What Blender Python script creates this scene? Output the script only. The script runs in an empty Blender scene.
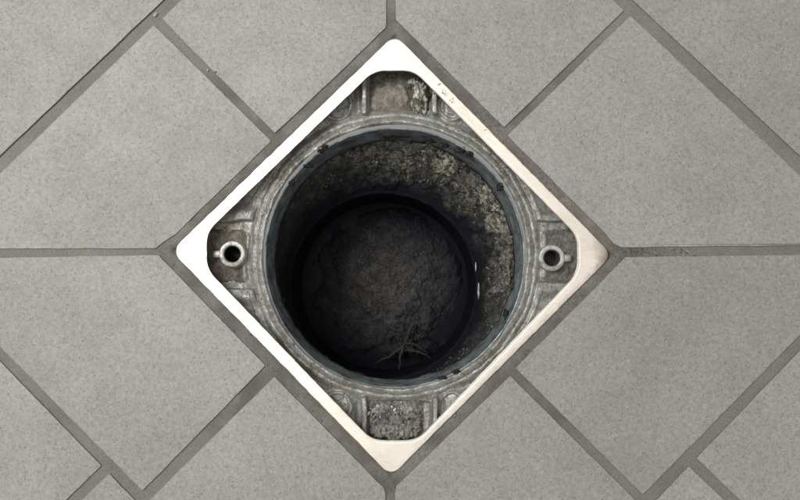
import bpy, bmesh, math, random
from mathutils import Vector, Matrix, noise

random.seed(7)
sc = bpy.context.scene
COL = sc.collection

# ------------------------------------------------------------------ camera
S = 0.0005                                  # metres per photo pixel on the floor plane
CAM = Vector((-0.0025, -0.0185, 0.350))
FPX = CAM.length / S                        # focal length in photo pixels
fwd = (-CAM).normalized()
right = fwd.cross(Vector((0, 1, 0))).normalized()
up = right.cross(fwd).normalized()
cam_d = bpy.data.cameras.new('camera')
cam = bpy.data.objects.new('camera', cam_d)
COL.objects.link(cam)
cam.matrix_world = Matrix((
    (right.x, up.x, -fwd.x, CAM.x), (right.y, up.y, -fwd.y, CAM.y),
    (right.z, up.z, -fwd.z, CAM.z), (0, 0, 0, 1)))
cam_d.sensor_width = 36
cam_d.lens = 36 * FPX / 800
cam_d.clip_start = 0.01
cam_d.clip_end = 50
sc.camera = cam

# ------------------------------------------------------------------ world, lamps, exposure
world = bpy.data.worlds.new('World')
sc.world = world
world.use_nodes = True
wn = world.node_tree.nodes
wn['Background'].inputs[0].default_value = (1.0, 0.985, 0.95, 1)
wn['Background'].inputs[1].default_value = 0.30

def area(name, loc, target, size, power, col):
    l = bpy.data.lights.new(name, 'AREA')
    l.shape = 'SQUARE'
    l.size = size
    l.energy = power
    l.color = col
    o = bpy.data.objects.new(name, l)
    COL.objects.link(o)
    o.location = loc
    d = Vector(target) - Vector(loc)
    o.rotation_euler = d.to_track_quat('-Z', 'Y').to_euler()
    return o
area('ceiling_lamp', (-0.50, 0.27, 0.92), (-0.05, 0.02, 0), 0.45, 9.0, (1.0, 0.99, 0.96))
area('overhead_fill', (0.1, -0.05, 2.2), (0.1, -0.05, 0), 2.4, 13.0, (1.0, 0.955, 0.885))  # added soft overhead light to brighten the frame, no known source

sc.view_settings.view_transform = 'Standard'
sc.view_settings.look = 'None'
sc.view_settings.exposure = 0
sc.view_settings.gamma = 1
sc.view_settings.use_curve_mapping = False

# ------------------------------------------------------------------ helpers
def P(px, py, z=0.0):
    """the point of the horizontal plane at height z seen at a photo pixel"""
    d = right * (px - 400) - up * (py - 250) + fwd * FPX
    return CAM + d * ((z - CAM.z) / d.z)

def sm(a, b, x):
    if a == b: return 0.0 if x < a else 1.0
    t = max(0.0, min(1.0, (x - a) / (b - a)))
    return t * t * (3 - 2 * t)

def nz(x, y, z=0.0, s=1.0):
    return noise.noise(Vector((x * s, y * s, z * s)))

def fbm(x, y, z=0.0, s=1.0, o=3):
    return noise.fractal(Vector((x * s, y * s, z * s)), 1.0, 2.0, o)

def tag(o, label=None, cat=None, group=None, kind=None):
    if label: o['label'] = label
    if cat: o['category'] = cat
    if group: o['group'] = group
    if kind: o['kind'] = kind
    return o

def empty(name, loc):
    o = bpy.data.objects.new(name, None)
    o.empty_display_size = 0.02
    COL.objects.link(o)
    o.location = loc
    return o

def world_loc(o):
    v = Vector((0, 0, 0))
    while o is not None:
        v = v + o.location
        o = o.parent
    return v

def mesh_obj(name, verts, faces, mat, parent=None, origin=None, smooth=True, sharp=None):
    """verts in world metres; origin = where the object's own origin stands"""
    org = Vector(origin) if origin is not None else (world_loc(parent) if parent else Vector((0, 0, 0)))
    me = bpy.data.meshes.new(name)
    me.from_pydata([tuple(Vector(v) - org) for v in verts], [], faces)
    me.validate()
    me.polygons.foreach_set('use_smooth', [smooth] * len(me.polygons))
    me.materials.append(mat)
    if sharp: me.set_sharp_from_angle(angle=math.radians(sharp))
    o = bpy.data.objects.new(name, me)
    COL.objects.link(o)
    if parent:
        o.parent = parent
        o.location = org - world_loc(parent)
    else:
        o.location = org
    return o

def loft(rings, closed=True, cap_last=False):
    """list of equal-length rings of points -> verts, faces"""
    n = len(rings[0])
    V = [p for r in rings for p in r]
    F = []
    for i in range(len(rings) - 1):
        for j in range(n if closed else n - 1):
            k = (j + 1) % n
            F.append((i * n + j, i * n + k, (i + 1) * n + k, (i + 1) * n + j))
    if cap_last:
        lr = rings[-1]
        c = Vector((sum(p.x for p in lr) / n, sum(p.y for p in lr) / n, sum(p.z for p in lr) / n))
        V.append(c)
        b0 = (len(rings) - 1) * n
        for j in range(n): F.append((b0 + j, b0 + (j + 1) % n, len(V) - 1))
    return V, F

# ------------------------------------------------------------------ materials
def new_mat(name):
    m = bpy.data.materials.new(name)
    m.use_nodes = True
    nt = m.node_tree
    b = nt.nodes['Principled BSDF']
    return m, nt, b

class NT:
    def __init__(s, nt, obj_random=False):
        s.nt = nt
        s.tc = nt.nodes.new('ShaderNodeTexCoord').outputs['Object']
        if obj_random:
            oi = nt.nodes.new('ShaderNodeObjectInfo')
            mu = nt.nodes.new('ShaderNodeMath'); mu.operation = 'MULTIPLY'
            mu.inputs[1].default_value = 7.0
            nt.links.new(oi.outputs['Random'], mu.inputs[0])
            cx = nt.nodes.new('ShaderNodeCombineXYZ')
            nt.links.new(mu.outputs[0], cx.inputs[0]); nt.links.new(mu.outputs[0], cx.inputs[1])
            ad = nt.nodes.new('ShaderNodeVectorMath'); ad.operation = 'ADD'
            nt.links.new(s.tc, ad.inputs[0]); nt.links.new(cx.outputs[0], ad.inputs[1])
            s.tc = ad.outputs[0]
            s.rand = oi.outputs['Random']
        mp = nt.nodes.new('ShaderNodeMapping')
        mp.inputs['Rotation'].default_value = (0.73, 0.41, 0.92)
        nt.links.new(s.tc, mp.inputs['Vector'])
        s.raw = s.tc
        s.tc = mp.outputs[0]
    def noise(s, scale, detail=4, rough=0.55, dist=0.0):
        n = s.nt.nodes.new('ShaderNodeTexNoise')
        n.inputs['Scale'].default_value = scale
        n.inputs['Detail'].default_value = detail
        n.inputs['Roughness'].default_value = rough
        n.inputs['Distortion'].default_value = dist
        s.nt.links.new(s.tc, n.inputs['Vector'])
        return n.outputs['Fac']
    def voro(s, scale, feature='F1', out='Distance', rnd=1.0):
        n = s.nt.nodes.new('ShaderNodeTexVoronoi')
        n.feature = feature
        n.inputs['Scale'].default_value = scale
        n.inputs['Randomness'].default_value = rnd
        s.nt.links.new(s.tc, n.inputs['Vector'])
        return n.outputs[out]
    def ramp(s, fac, stops, interp='LINEAR'):
        r = s.nt.nodes.new('ShaderNodeValToRGB')
        r.color_ramp.interpolation = interp
        el = r.color_ramp.elements
        while len(el) < len(stops): el.new(0.5)
        for e, (p, c) in zip(el, stops):
            e.position = p
            e.color = (c, c, c, 1) if isinstance(c, (int, float)) else (c[0], c[1], c[2], 1)
        s.nt.links.new(fac, r.inputs[0])
        return r.outputs[0]
    def mix(s, fac, a, b, mode='MIX'):
        m = s.nt.nodes.new('ShaderNodeMix')
        m.data_type = 'RGBA'; m.blend_type = mode
        for sock, v in ((m.inputs[0], fac), (m.inputs[6], a), (m.inputs[7], b)):
            if isinstance(v, (int, float)):
                sock.default_value = v if sock == m.inputs[0] else (v, v, v, 1)
            elif isinstance(v, tuple):
                sock.default_value = (v[0], v[1], v[2], 1)
            else:
                s.nt.links.new(v, sock)
        return m.outputs[2]
    def math(s, op, a, b=0.0):
        m = s.nt.nodes.new('ShaderNodeMath'); m.operation = op
        for sock, v in ((m.inputs[0], a), (m.inputs[1], b)):
            if isinstance(v, (int, float)): sock.default_value = v
            else: s.nt.links.new(v, sock)
        return m.outputs[0]
    def bump(s, bsdf, height, dist, strength=1.0):
        b = s.nt.nodes.new('ShaderNodeBump')
        b.inputs['Distance'].default_value = dist
        b.inputs['Strength'].default_value = strength
        s.nt.links.new(height, b.inputs['Height'])
        s.nt.links.new(b.outputs[0], bsdf.inputs['Normal'])
    def to(s, sock, v):
        if isinstance(v, (int, float)): sock.default_value = v
        elif isinstance(v, tuple): sock.default_value = (v[0], v[1], v[2], 1)
        else: s.nt.links.new(v, sock)

def mat_tile():
    m, nt, b = new_mat('speckled_grey_tile')
    t = NT(nt, True)
    base = t.ramp(t.noise(45, 4), [(0.3, (0.318, 0.309, 0.292)), (0.7, (0.352, 0.343, 0.325))])
    tone = t.ramp(t.rand, [(0.0, 0.93), (1.0, 1.05)])
    c = t.mix(1.0, base, tone, 'MULTIPLY')
    blot = t.ramp(t.noise(520, 4, 0.7, 0.6), [(0.34, 0.81), (0.5, 1.0), (0.66, 1.15)])
    c = t.mix(1.0, c, blot, 'MULTIPLY')
    fine = t.ramp(t.noise(1700, 2, 0.6), [(0.30, 0.84), (0.45, 0.99), (0.60, 1.0), (0.78, 1.12)])
    c = t.mix(1.0, c, fine, 'MULTIPLY')
    # scattered dark and pale grains of the body
    for sc_, thr, colr, lo_, amt, nsc in ((520, 0.34, (0.15, 0.145, 0.135), 0.45, 0.58, 330), (800, 0.36, (0.16, 0.155, 0.145), 0.43, 0.52, 260), (420, 0.30, (0.46, 0.455, 0.43), 0.47, 0.5, 240)):
        g = t.ramp(t.voro(sc_), [(thr * 0.5, 1.0), (thr, 0.0)])
        gs = t.ramp(t.noise(nsc, 2), [(lo_, 0.0), (lo_ + 0.12, amt)])
        c = t.mix(t.math('MULTIPLY', g, gs), c, colr)
    stain = t.ramp(t.noise(11, 6, 0.65), [(0.35, (0.90, 0.895, 0.88)), (0.65, (1.04, 1.04, 1.04))])
    c = t.mix(1.0, c, stain, 'MULTIPLY')
    smear = t.ramp(t.noise(38, 6, 0.75), [(0.58, 0.0), (0.75, 0.35)])
    c = t.mix(smear, c, (0.25, 0.235, 0.21))
    t.to(b.inputs['Base Color'], c)
    t.to(b.inputs['Roughness'], t.ramp(t.noise(40, 3), [(0.3, 0.5), (0.7, 0.68)]))
    b.inputs['Specular IOR Level'].default_value = 0.35
    t.bump(b, t.noise(900, 3, 0.6), 0.00008, 0.6)
    return m

def mat_grout():
    m, nt, b = new_mat('grey_grout')
    t = NT(nt)
    c = t.ramp(t.noise(30, 4), [(0.3, (0.176, 0.170, 0.157)), (0.7, (0.236, 0.229, 0.212))])
    f = t.ramp(t.noise(1500, 3, 0.7), [(0.3, 0.66), (0.5, 1.0), (0.7, 1.25)])
    c = t.mix(1.0, c, f, 'MULTIPLY')
    # drain surround is dirtier: dirt patches gathered round the frame
    sp = t.nt.nodes.new('ShaderNodeVectorMath'); sp.operation = 'LENGTH'
    t.nt.links.new(t.raw, sp.inputs[0])
    near = t.ramp(sp.outputs['Value'], [(0.118, 1.0), (0.135, 0.0)])
    dirt = t.ramp(t.noise(70, 5, 0.65), [(0.38, 0.05), (0.62, 0.75)])
    c = t.mix(t.math('MULTIPLY', near, dirt), c, (0.105, 0.095, 0.080))
    sp2 = t.ramp(t.voro(900), [(0.10, 1.0), (0.18, 0.0)])
    ssel = t.ramp(t.noise(120, 2), [(0.55, 0.0), (0.63, 0.7)])
    c = t.mix(t.math('MULTIPLY', sp2, ssel), c, (0.42, 0.40, 0.37))
    t.to(b.inputs['Base Color'], c)
    t.to(b.inputs['Roughness'], t.ramp(t.noise(90, 3), [(0.35, 0.5), (0.65, 0.85)]))
    t.bump(b, t.noise(900, 6, 0.8), 0.0005, 1.0)
    return m

def mat_frame():
    m, nt, b = new_mat('brushed_stainless_steel')
    t = NT(nt)
    b.inputs['Metallic'].default_value = 1.0
    c = t.ramp(t.noise(45, 4), [(0.3, (0.90, 0.84, 0.765)), (0.7, (0.95, 0.90, 0.83))])
    # dull film of limescale, dark scuffs and grime
    film = t.ramp(t.noise(26, 8, 0.8), [(0.46, 0.0), (0.66, 0.7)])
    c = t.mix(film, c, (0.76, 0.69, 0.60))
    sx = t.nt.nodes.new('ShaderNodeMapping'); sx.inputs['Rotation'].default_value = (0, 0, 0.78); sx.inputs['Scale'].default_value = (1.0, 22.0, 1.0)
    t.nt.links.new(t.raw, sx.inputs['Vector'])
    old = t.tc; t.tc = sx.outputs[0]
    brush = t.ramp(t.noise(140, 5, 0.7), [(0.35, 0.90), (0.65, 1.04)])
    t.tc = old
    c = t.mix(1.0, c, brush, 'MULTIPLY')
    # brown tarnish that has crept in along the lower right edge
    sep = t.nt.nodes.new('ShaderNodeSeparateXYZ'); t.nt.links.new(t.raw, sep.inputs[0])
    d_ = t.math('MULTIPLY', t.math('SUBTRACT', sep.outputs[0], sep.outputs[1]), 7.07)
    d_ = t.math('ADD', d_, t.math('MULTIPLY', t.noise(160, 6, 0.75), 0.06))
    tarn = t.ramp(d_, [(0.765, 0.0), (0.815, 0.85)])
    c = t.mix(tarn, c, (0.36, 0.30, 0.235))
    d2 = t.math('ADD', t.math('MULTIPLY', sep.outputs[0], 5.0), t.math('MULTIPLY', t.noise(130, 6, 0.75), 0.05))
    c = t.mix(t.ramp(d2, [(0.522, 0.0), (0.556, 0.9)]), c, (0.26, 0.22, 0.175))
    wear = t.ramp(t.noise(380, 6, 0.8), [(0.62, 0.0), (0.72, 0.5)])
    c = t.mix(wear, c, (0.36, 0.31, 0.26))
    grain = t.ramp(t.noise(1500, 3, 0.7), [(0.3, 0.93), (0.7, 1.05)])
    c = t.mix(1.0, c, grain, 'MULTIPLY')
    t.to(b.inputs['Base Color'], c)
    t.to(b.inputs['Roughness'], t.ramp(t.noise(120, 5, 0.75), [(0.3, 0.34), (0.7, 0.52)]))
    t.bump(b, t.noise(1600, 4, 0.7), 0.00003, 0.6)
    return m

def mat_casting(name='dirty_cast_zinc', tint=(0.42, 0.43, 0.41), grime=(0.085, 0.075, 0.058), lo=0.44, hi=0.62, metal=0.85):
    m, nt, b = new_mat(name)
    t = NT(nt)
    c = t.ramp(t.noise(90, 4), [(0.3, tuple(x * 0.75 for x in tint)), (0.7, tuple(x * 1.2 for x in tint))])
    rust = t.ramp(t.noise(160, 5, 0.7), [(0.55, 0.0), (0.68, 0.6)])
    c = t.mix(rust, c, (0.30, 0.25, 0.19))
    g = t.ramp(t.mix(0.42, t.noise(85, 6, 0.72), t.noise(330, 5, 0.75)), [(lo + 0.03, 0.0), (hi - 0.04, 1.0)])
    sep = t.nt.nodes.new('ShaderNodeSeparateXYZ'); t.nt.links.new(t.raw, sep.inputs[0])
    west = t.ramp(t.math('ADD', t.math('MULTIPLY', sep.outputs[0], -6.0), t.noise(60, 5, 0.7)), [(0.60, 0.0), (1.05, 0.72)])
    g = t.math('MAXIMUM', g, t.math('MULTIPLY', west, t.ramp(t.noise(240, 6, 0.75), [(0.38, 0.45), (0.58, 1.0)])))
    c = t.mix(g, c, grime)
    f = t.ramp(t.noise(1300, 3, 0.7), [(0.3, 0.7), (0.7, 1.25)])
    c = t.mix(1.0, c, f, 'MULTIPLY')
    t.to(b.inputs['Base Color'], c)
    t.to(b.inputs['Metallic'], t.math('MULTIPLY', t.math('SUBTRACT', 1.0, g), metal))
    t.to(b.inputs['Roughness'], t.ramp(t.noise(130, 5, 0.7), [(0.3, 0.30), (0.7, 0.62)]))
    t.bump(b, t.noise(500, 6, 0.75), 0.00022, 0.8)
    return m

def mat_collar():
    m, nt, b = new_mat('blue_grey_collar')
    t = NT(nt)
    c = t.ramp(t.noise(60, 4), [(0.3, (0.29, 0.345, 0.365)), (0.7, (0.40, 0.465, 0.50))])
    g = t.ramp(t.noise(110, 8, 0.8), [(0.42, 0.0), (0.60, 0.85)])
    c = t.mix(g, c, (0.085, 0.083, 0.072))
    pl = t.ramp(t.noise(500, 5, 0.8), [(0.6, 0.0), (0.68, 0.4)])
    c = t.mix(pl, c, (0.34, 0.33, 0.30))
    t.to(b.inputs['Base Color'], c)
    b.inputs['Metallic'].default_value = 0.4
    t.to(b.inputs['Roughness'], t.ramp(t.noise(200, 4), [(0.3, 0.3), (0.7, 0.55)]))
    t.bump(b, t.noise(800, 4, 0.7), 0.0001, 0.7)
    return m

def mat_dirt(name, dark, mid, pale, scale=260, rough=0.85, specks=0.5, bump=0.0006):
    m, nt, b = new_mat(name)
    t = NT(nt)
    c = t.ramp(t.noise(scale, 6, 0.75), [(0.30, dark), (0.50, mid), (0.70, pale)])
    f = t.ramp(t.noise(2200, 3, 0.7), [(0.3, 0.6), (0.7, 1.35)])
    c = t.mix(1.0, c, f, 'MULTIPLY')
    if specks:
        s1 = t.ramp(t.voro(1400), [(0.14, 1.0), (0.24, 0.0)])
        s2 = t.ramp(t.noise(330, 3), [(0.55, 0.0), (0.62, specks)])
        c = t.mix(t.math('MULTIPLY', s1, s2), c, tuple(min(0.8, x * 2.6) for x in pale))
    t.to(b.inputs['Base Color'], c)
    b.inputs['Roughness'].default_value = rough
    b.inputs['Specular IOR Level'].default_value = 0.3
    t.bump(b, t.noise(900, 5, 0.75), bump, 0.8)
    return m

def mat_shaft():
    m, nt, b = new_mat('grimy_shaft_wall')
    t = NT(nt)
    # silt, mould and limescale crust, thickest on the upper right of the wall
    c = t.ramp(t.noise(190, 7, 0.78), [(0.32, (0.012, 0.012, 0.0125)), (0.50, (0.075, 0.074, 0.070)), (0.68, (0.23, 0.228, 0.215))])
    crust = t.ramp(t.noise(260, 8, 0.84), [(0.48, 0.0), (0.55, 1.0)])
    crust = t.mix(1.0, crust, t.ramp(t.noise(42, 3), [(0.40, 0.15), (0.56, 1.0)]), 'MULTIPLY')
    sx = t.nt.nodes.new('ShaderNodeSeparateXYZ')
    t.nt.links.new(t.raw, sx.inputs[0])
    X, Y, Z = sx.outputs
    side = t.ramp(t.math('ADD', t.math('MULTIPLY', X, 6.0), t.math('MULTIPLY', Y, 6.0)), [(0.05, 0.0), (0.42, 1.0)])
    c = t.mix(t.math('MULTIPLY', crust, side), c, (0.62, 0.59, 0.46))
    # darker to the west and south; shade of the depth painted near-black toward the bottom
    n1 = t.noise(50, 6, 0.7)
    sw_dark = t.ramp(t.math('ADD', t.math('MULTIPLY', X, 7.0), t.math('ADD', t.math('MULTIPLY', Y, 8.0), n1)), [(0.10, 0.92), (0.75, 0.0)])
    c = t.mix(sw_dark, c, (0.040, 0.040, 0.040))
    depth_shade = t.ramp(t.math('ADD', t.math('MULTIPLY', Z, 14.0), t.math('ADD', t.math('MULTIPLY', n1, 0.45), 0.95)), [(0.38, 1.0), (0.70, 0.0)])
    c = t.mix(depth_shade, c, (0.007, 0.008, 0.013))
    t.to(b.inputs['Base Color'], c)
    t.to(b.inputs['Roughness'], t.ramp(t.noise(150, 4), [(0.3, 0.5), (0.7, 0.95)]))
    b.inputs['Specular IOR Level'].default_value = 0.25
    t.bump(b, t.noise(700, 6, 0.8), 0.0012, 1.0)
    return m

def mat_plain(name, col, rough=0.5, metal=0.0, var=0.25, scale=400):
    m, nt, b = new_mat(name)
    t = NT(nt)
    f = t.ramp(t.noise(scale, 4, 0.65), [(0.3, 1 - var), (0.7, 1 + var)])
    t.to(b.inputs['Base Color'], t.mix(1.0, col, f, 'MULTIPLY'))
    b.inputs['Roughness'].default_value = rough
    b.inputs['Metallic'].default_value = metal
    t.bump(b, t.noise(900, 4, 0.7), 0.0001, 0.6)
    return m

M_TILE = mat_tile()
M_GROUT = mat_grout()
M_FRAME = mat_frame()
M_CAST = mat_casting('dirty_cast_zinc', (0.50, 0.51, 0.495), (0.115, 0.106, 0.084), 0.36, 0.66, 0.65)
M_COLLAR = mat_collar()
M_SHAFT = mat_shaft()
M_BOSS = mat_casting('worn_zinc_boss', (0.50, 0.51, 0.48), (0.17, 0.155, 0.13), 0.46, 0.68, 0.45)
M_BLACK = mat_plain('plain_black', (0.012, 0.012, 0.013), 0.5)  # also stands in for a dark gap, dents and a hole
M_PIPE = mat_plain('shade_black_pipe', (0.0055, 0.006, 0.0105), 0.75, 0.0, 0.4, 120)  # deep shade of the pit put into the near-black base colour
M_PIPE.node_tree.nodes['Principled BSDF'].inputs['Specular IOR Level'].default_value = 0.12
M_WATER = mat_plain('black_water', (0.0045, 0.005, 0.0095), 0.3, 0.0, 0.2, 60)  # pit shade put into the water's colour too
M_WATER.node_tree.nodes['Principled BSDF'].inputs['Specular IOR Level'].default_value = 0.12
M_SLUDGE = mat_dirt('dark_sludge', (0.015, 0.015, 0.0155), (0.050, 0.048, 0.0475), (0.115, 0.111, 0.106), 120, 0.8, 0.9)
def shade_rim(m, r0, r1):  # darkness toward the rim of the heap painted into the base colour
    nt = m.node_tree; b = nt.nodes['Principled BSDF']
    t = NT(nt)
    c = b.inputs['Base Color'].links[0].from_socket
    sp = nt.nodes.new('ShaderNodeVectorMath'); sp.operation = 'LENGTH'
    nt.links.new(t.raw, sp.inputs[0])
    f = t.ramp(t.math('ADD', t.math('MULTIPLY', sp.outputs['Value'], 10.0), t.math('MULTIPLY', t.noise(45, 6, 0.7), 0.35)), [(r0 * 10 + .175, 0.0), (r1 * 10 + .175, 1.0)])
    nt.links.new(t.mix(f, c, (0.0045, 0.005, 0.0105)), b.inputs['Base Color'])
shade_rim(M_SLUDGE, 0.012, 0.050)
M_TAN = mat_dirt('tan_silt', (0.085, 0.076, 0.063), (0.215, 0.192, 0.165), (0.36, 0.33, 0.285), 240, 0.9, 0.2, 0.0002)
M_GRAVEL = mat_dirt('grey_grit', (0.045, 0.044, 0.042), (0.19, 0.185, 0.172), (0.46, 0.45, 0.42), 170, 0.75, 0.4, 0.0003)
M_CRUST = mat_dirt('ochre_crust', (0.025, 0.024, 0.022), (0.10, 0.097, 0.085), (0.36, 0.345, 0.28), 300, 0.85, 0.4)
M_CRUST2 = mat_dirt('pale_scale', (0.05, 0.048, 0.044), (0.19, 0.185, 0.165), (0.42, 0.41, 0.35), 300, 0.85, 0.4)
M_TWIG = mat_plain('rotten_stem', (0.030, 0.0295, 0.029), 0.95, 0.0, 0.8)
M_CHIP = mat_plain('tile_chip', (0.34, 0.33, 0.31), 0.7)
M_PALE = mat_plain('pale_chip', (0.50, 0.48, 0.45), 0.7)

# ------------------------------------------------------------------ floor: grout bed and tiles
floor_org = P(391, 253, 0)
# grout bed: a sheet with the drain's square cut out of it
def sq_ring(pts, n_side, z):
    out = []
    for i in range(4):
        a, b_ = pts[i], pts[(i + 1) % 4]
        for k in range(n_side):
            t = k / n_side
            out.append((a[0] + (b_[0] - a[0]) * t, a[1] + (b_[1] - a[1]) * t))
    return out
FR = [(171, 251), (395, 34), (613, 255), (391, 477)]       # outer corners of the steel frame: W N E S
FC = ((FR[0][0] + FR[2][0]) / 2, (FR[1][1] + FR[3][1]) / 2)
def grow(pts, k):
    return [(FC[0] + (x - FC[0]) * k, FC[1] + (y - FC[1]) * k) for x, y in pts]
rings = []
for k, dz in ((0.955, -0.0035), (0.992, -0.0022), (1.0, -0.00075), (1.022, -0.0006), (1.05, -0.00065), (1.075, -0.0009),
              (1.15, -0.00095), (1.4, -0.00095), (2.2, -0.00095), (8.0, -0.00095), (30.0, -0.00095)):
    r = []
    for (x, y) in sq_ring(grow(FR, k), 130, 0):
        zz = dz
        if 0.99 < k < 1.08:
            zz += 0.00030 * fbm(x, y, 0, 0.09, 5)
        r.append(P(x, y, zz))
    rings.append(r)
V, F = loft(rings)
floor = mesh_obj('floor', V, F, M_GROUT, None, origin=floor_org)
tag(floor, kind='structure')

def line(p, q):
    return (p, q)
def isect(l1, l2):
    (x1, y1), (x2, y2) = l1
    (x3, y3), (x4, y4) = l2
    d = (x1 - x2) * (y3 - y4) - (y1 - y2) * (x3 - x4)
    a = x1 * y2 - y1 * x2
    b_ = x3 * y4 - y3 * x4
    return ((a * (x3 - x4) - (x1 - x2) * b_) / d, (a * (y3 - y4) - (y1 - y2) * b_) / d)

tile_no = [0]
def tile(poly, jit=0.35):
    """poly in photo pixels on the floor plane, clockwise in the photo"""
    tile_no[0] += 1
    sd = tile_no[0] * 13.7
    # round the corners slightly and subdivide the edges with a fired, uneven edge
    pts = []
    clean = []
    for q in poly:
        if not clean or (Vector(q) - Vector(clean[-1])).length > 2.5: clean.append(q)
    if (Vector(clean[0]) - Vector(clean[-1])).length < 2.5: clean.pop()
    poly = clean
    n = len(poly)
    for i in range(n):
        p0, p1, p2 = Vector(poly[i - 1]), Vector(poly[i]), Vector(poly[(i + 1) % n])
        a = (p0 - p1).normalized(); c = (p2 - p1).normalized()
        R = min(1.5, (p0 - p1).length * .4, (p2 - p1).length * .4)
        for t in (0.0, 0.35, 0.65, 1.0):
            q = (p1 + a * R) * (1 - t) ** 2 + p1 * 2 * t * (1 - t) + (p1 + c * R) * t * t
            pts.append(q)
        L = (p2 - p1).length
        m_ = max(2, min(60, int(L / 7)))
        for k in range(1, m_):
            pts.append((p1 + c * R) + (p2 - c * R - (p1 + c * R)) * (k / m_))
    # jitter along the normal
    N = len(pts)
    out, nor = [], []
    area2 = sum(pts[i - 1].x * pts[i].y - pts[i].x * pts[i - 1].y for i in range(N))
    sg = 1 if area2 > 0 else -1
    for i in range(N):
        tdir = (pts[(i + 1) % N] - pts[i - 1]).normalized()
        nn = Vector((tdir.y, -tdir.x)) * sg        # outward
        nor.append(nn)
        j = jit * (fbm(pts[i].x + sd, pts[i].y, 0, 0.05, 3) + 0.5 * nz(pts[i].x, pts[i].y + sd, 0, 0.31))
        out.append(pts[i] + nn * j)
    ztop = 0.0002 * nz(sd, 1.3)
    def ring(off, z):
        return [P(p.x - q.x * off, p.y - q.y * off, z) for p, q in zip(out, nor)]
    rr = [ring(0, -0.003), ring(0, -0.00030 + ztop), ring(0.2, -0.00010 + ztop), ring(0.6, ztop)]
    V, F = loft(rr, True, False)
    F.append(tuple(3 * len(out) + k for k in range(len(out))))
    cx = sum((v.x for v in V)) / len(V); cy = sum((v.y for v in V)) / len(V)
    return mesh_obj('tile', V, F, M_TILE, floor, origin=(cx, cy, 0), smooth=False)

# lines of the joints (photo pixels, both edges of each joint)
mit_W_u = line((0, 249.0), (155, 248.6)); mit_W_l = line((0, 257.5), (158, 254.5))
mit_E_u = line((620, 247.8), (800, 245.5)); mit_E_l = line((626, 256.5), (800, 254.5))
mit_N_l = line((386.5, 0), (386.2, 28)); mit_N_r = line((395.8, 0), (396, 19))
mit_S_l = line((384.8, 488), (386, 500)); mit_S_r = line((395.5, 487), (394.3, 500))
NW_i = line((0, 173.5), (154, 25)); NW_o = line((0, 156), (151, 12))
NE_i = line((631, 14), (795, 170)); NE_o = line((633.5, 1), (799, 155))
SE_i = line((643, 495), (800, 335)); SE_o = line((688, 467), (800, 350.5))
SW_i = line((0, 347), (142, 491)); SW_o = line((0, 361), (101, 465))
# first row round the drain
tile([(154, 25), (271.5, 141), (182, 228), (176, 234), (163, 242.5), (156, 248.6), isect(NW_i, mit_W_u)])
tile([(162, 18.5), (181, 38.5), (252, 110), (275, 133.2), (330, 82), (380, 33.5), (386.2, 27), isect(mit_N_l, line((165.5, 12.5), (174.5, 4))), ])
tile([(396, 20), (504.3, 127.6), (624, 10.5), isect(mit_N_r, line((622.5, 7), (612, -3)))])
tile([(630.5, 15.5), (507.3, 135.6), (603, 231), (613, 243), (621, 247.6), isect(NE_i, mit_E_u)])
tile([(625.5, 257), (515.5, 368), (643, 495), isect(SE_i, mit_E_l)])
tile([(510.3, 375.8), (396.5, 486), (395, 494), (394, 745), (636, 500.5)])
tile([(274.5, 376.5), (149.5, 500), (384, 740), (385.5, 495), (384, 488)])
tile([(158.5, 255), (265.5, 365.5), (142.5, 491), isect(SW_i, mit_W_l)])

def off(l, d):
    (x1, y1), (x2, y2) = l
    v = Vector((x2 - x1, y2 - y1)).normalized()
    nrm = Vector((v.y, -v.x))
    m1 = Vector(((x1 + x2) / 2, (y1 + y2) / 2)) - Vector(FC)
    if nrm.dot(m1) < 0: nrm = -nrm
    return ((x1 + nrm.x * d, y1 + nrm.y * d), (x2 + nrm.x * d, y2 + nrm.y * d)), nrm, v

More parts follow.
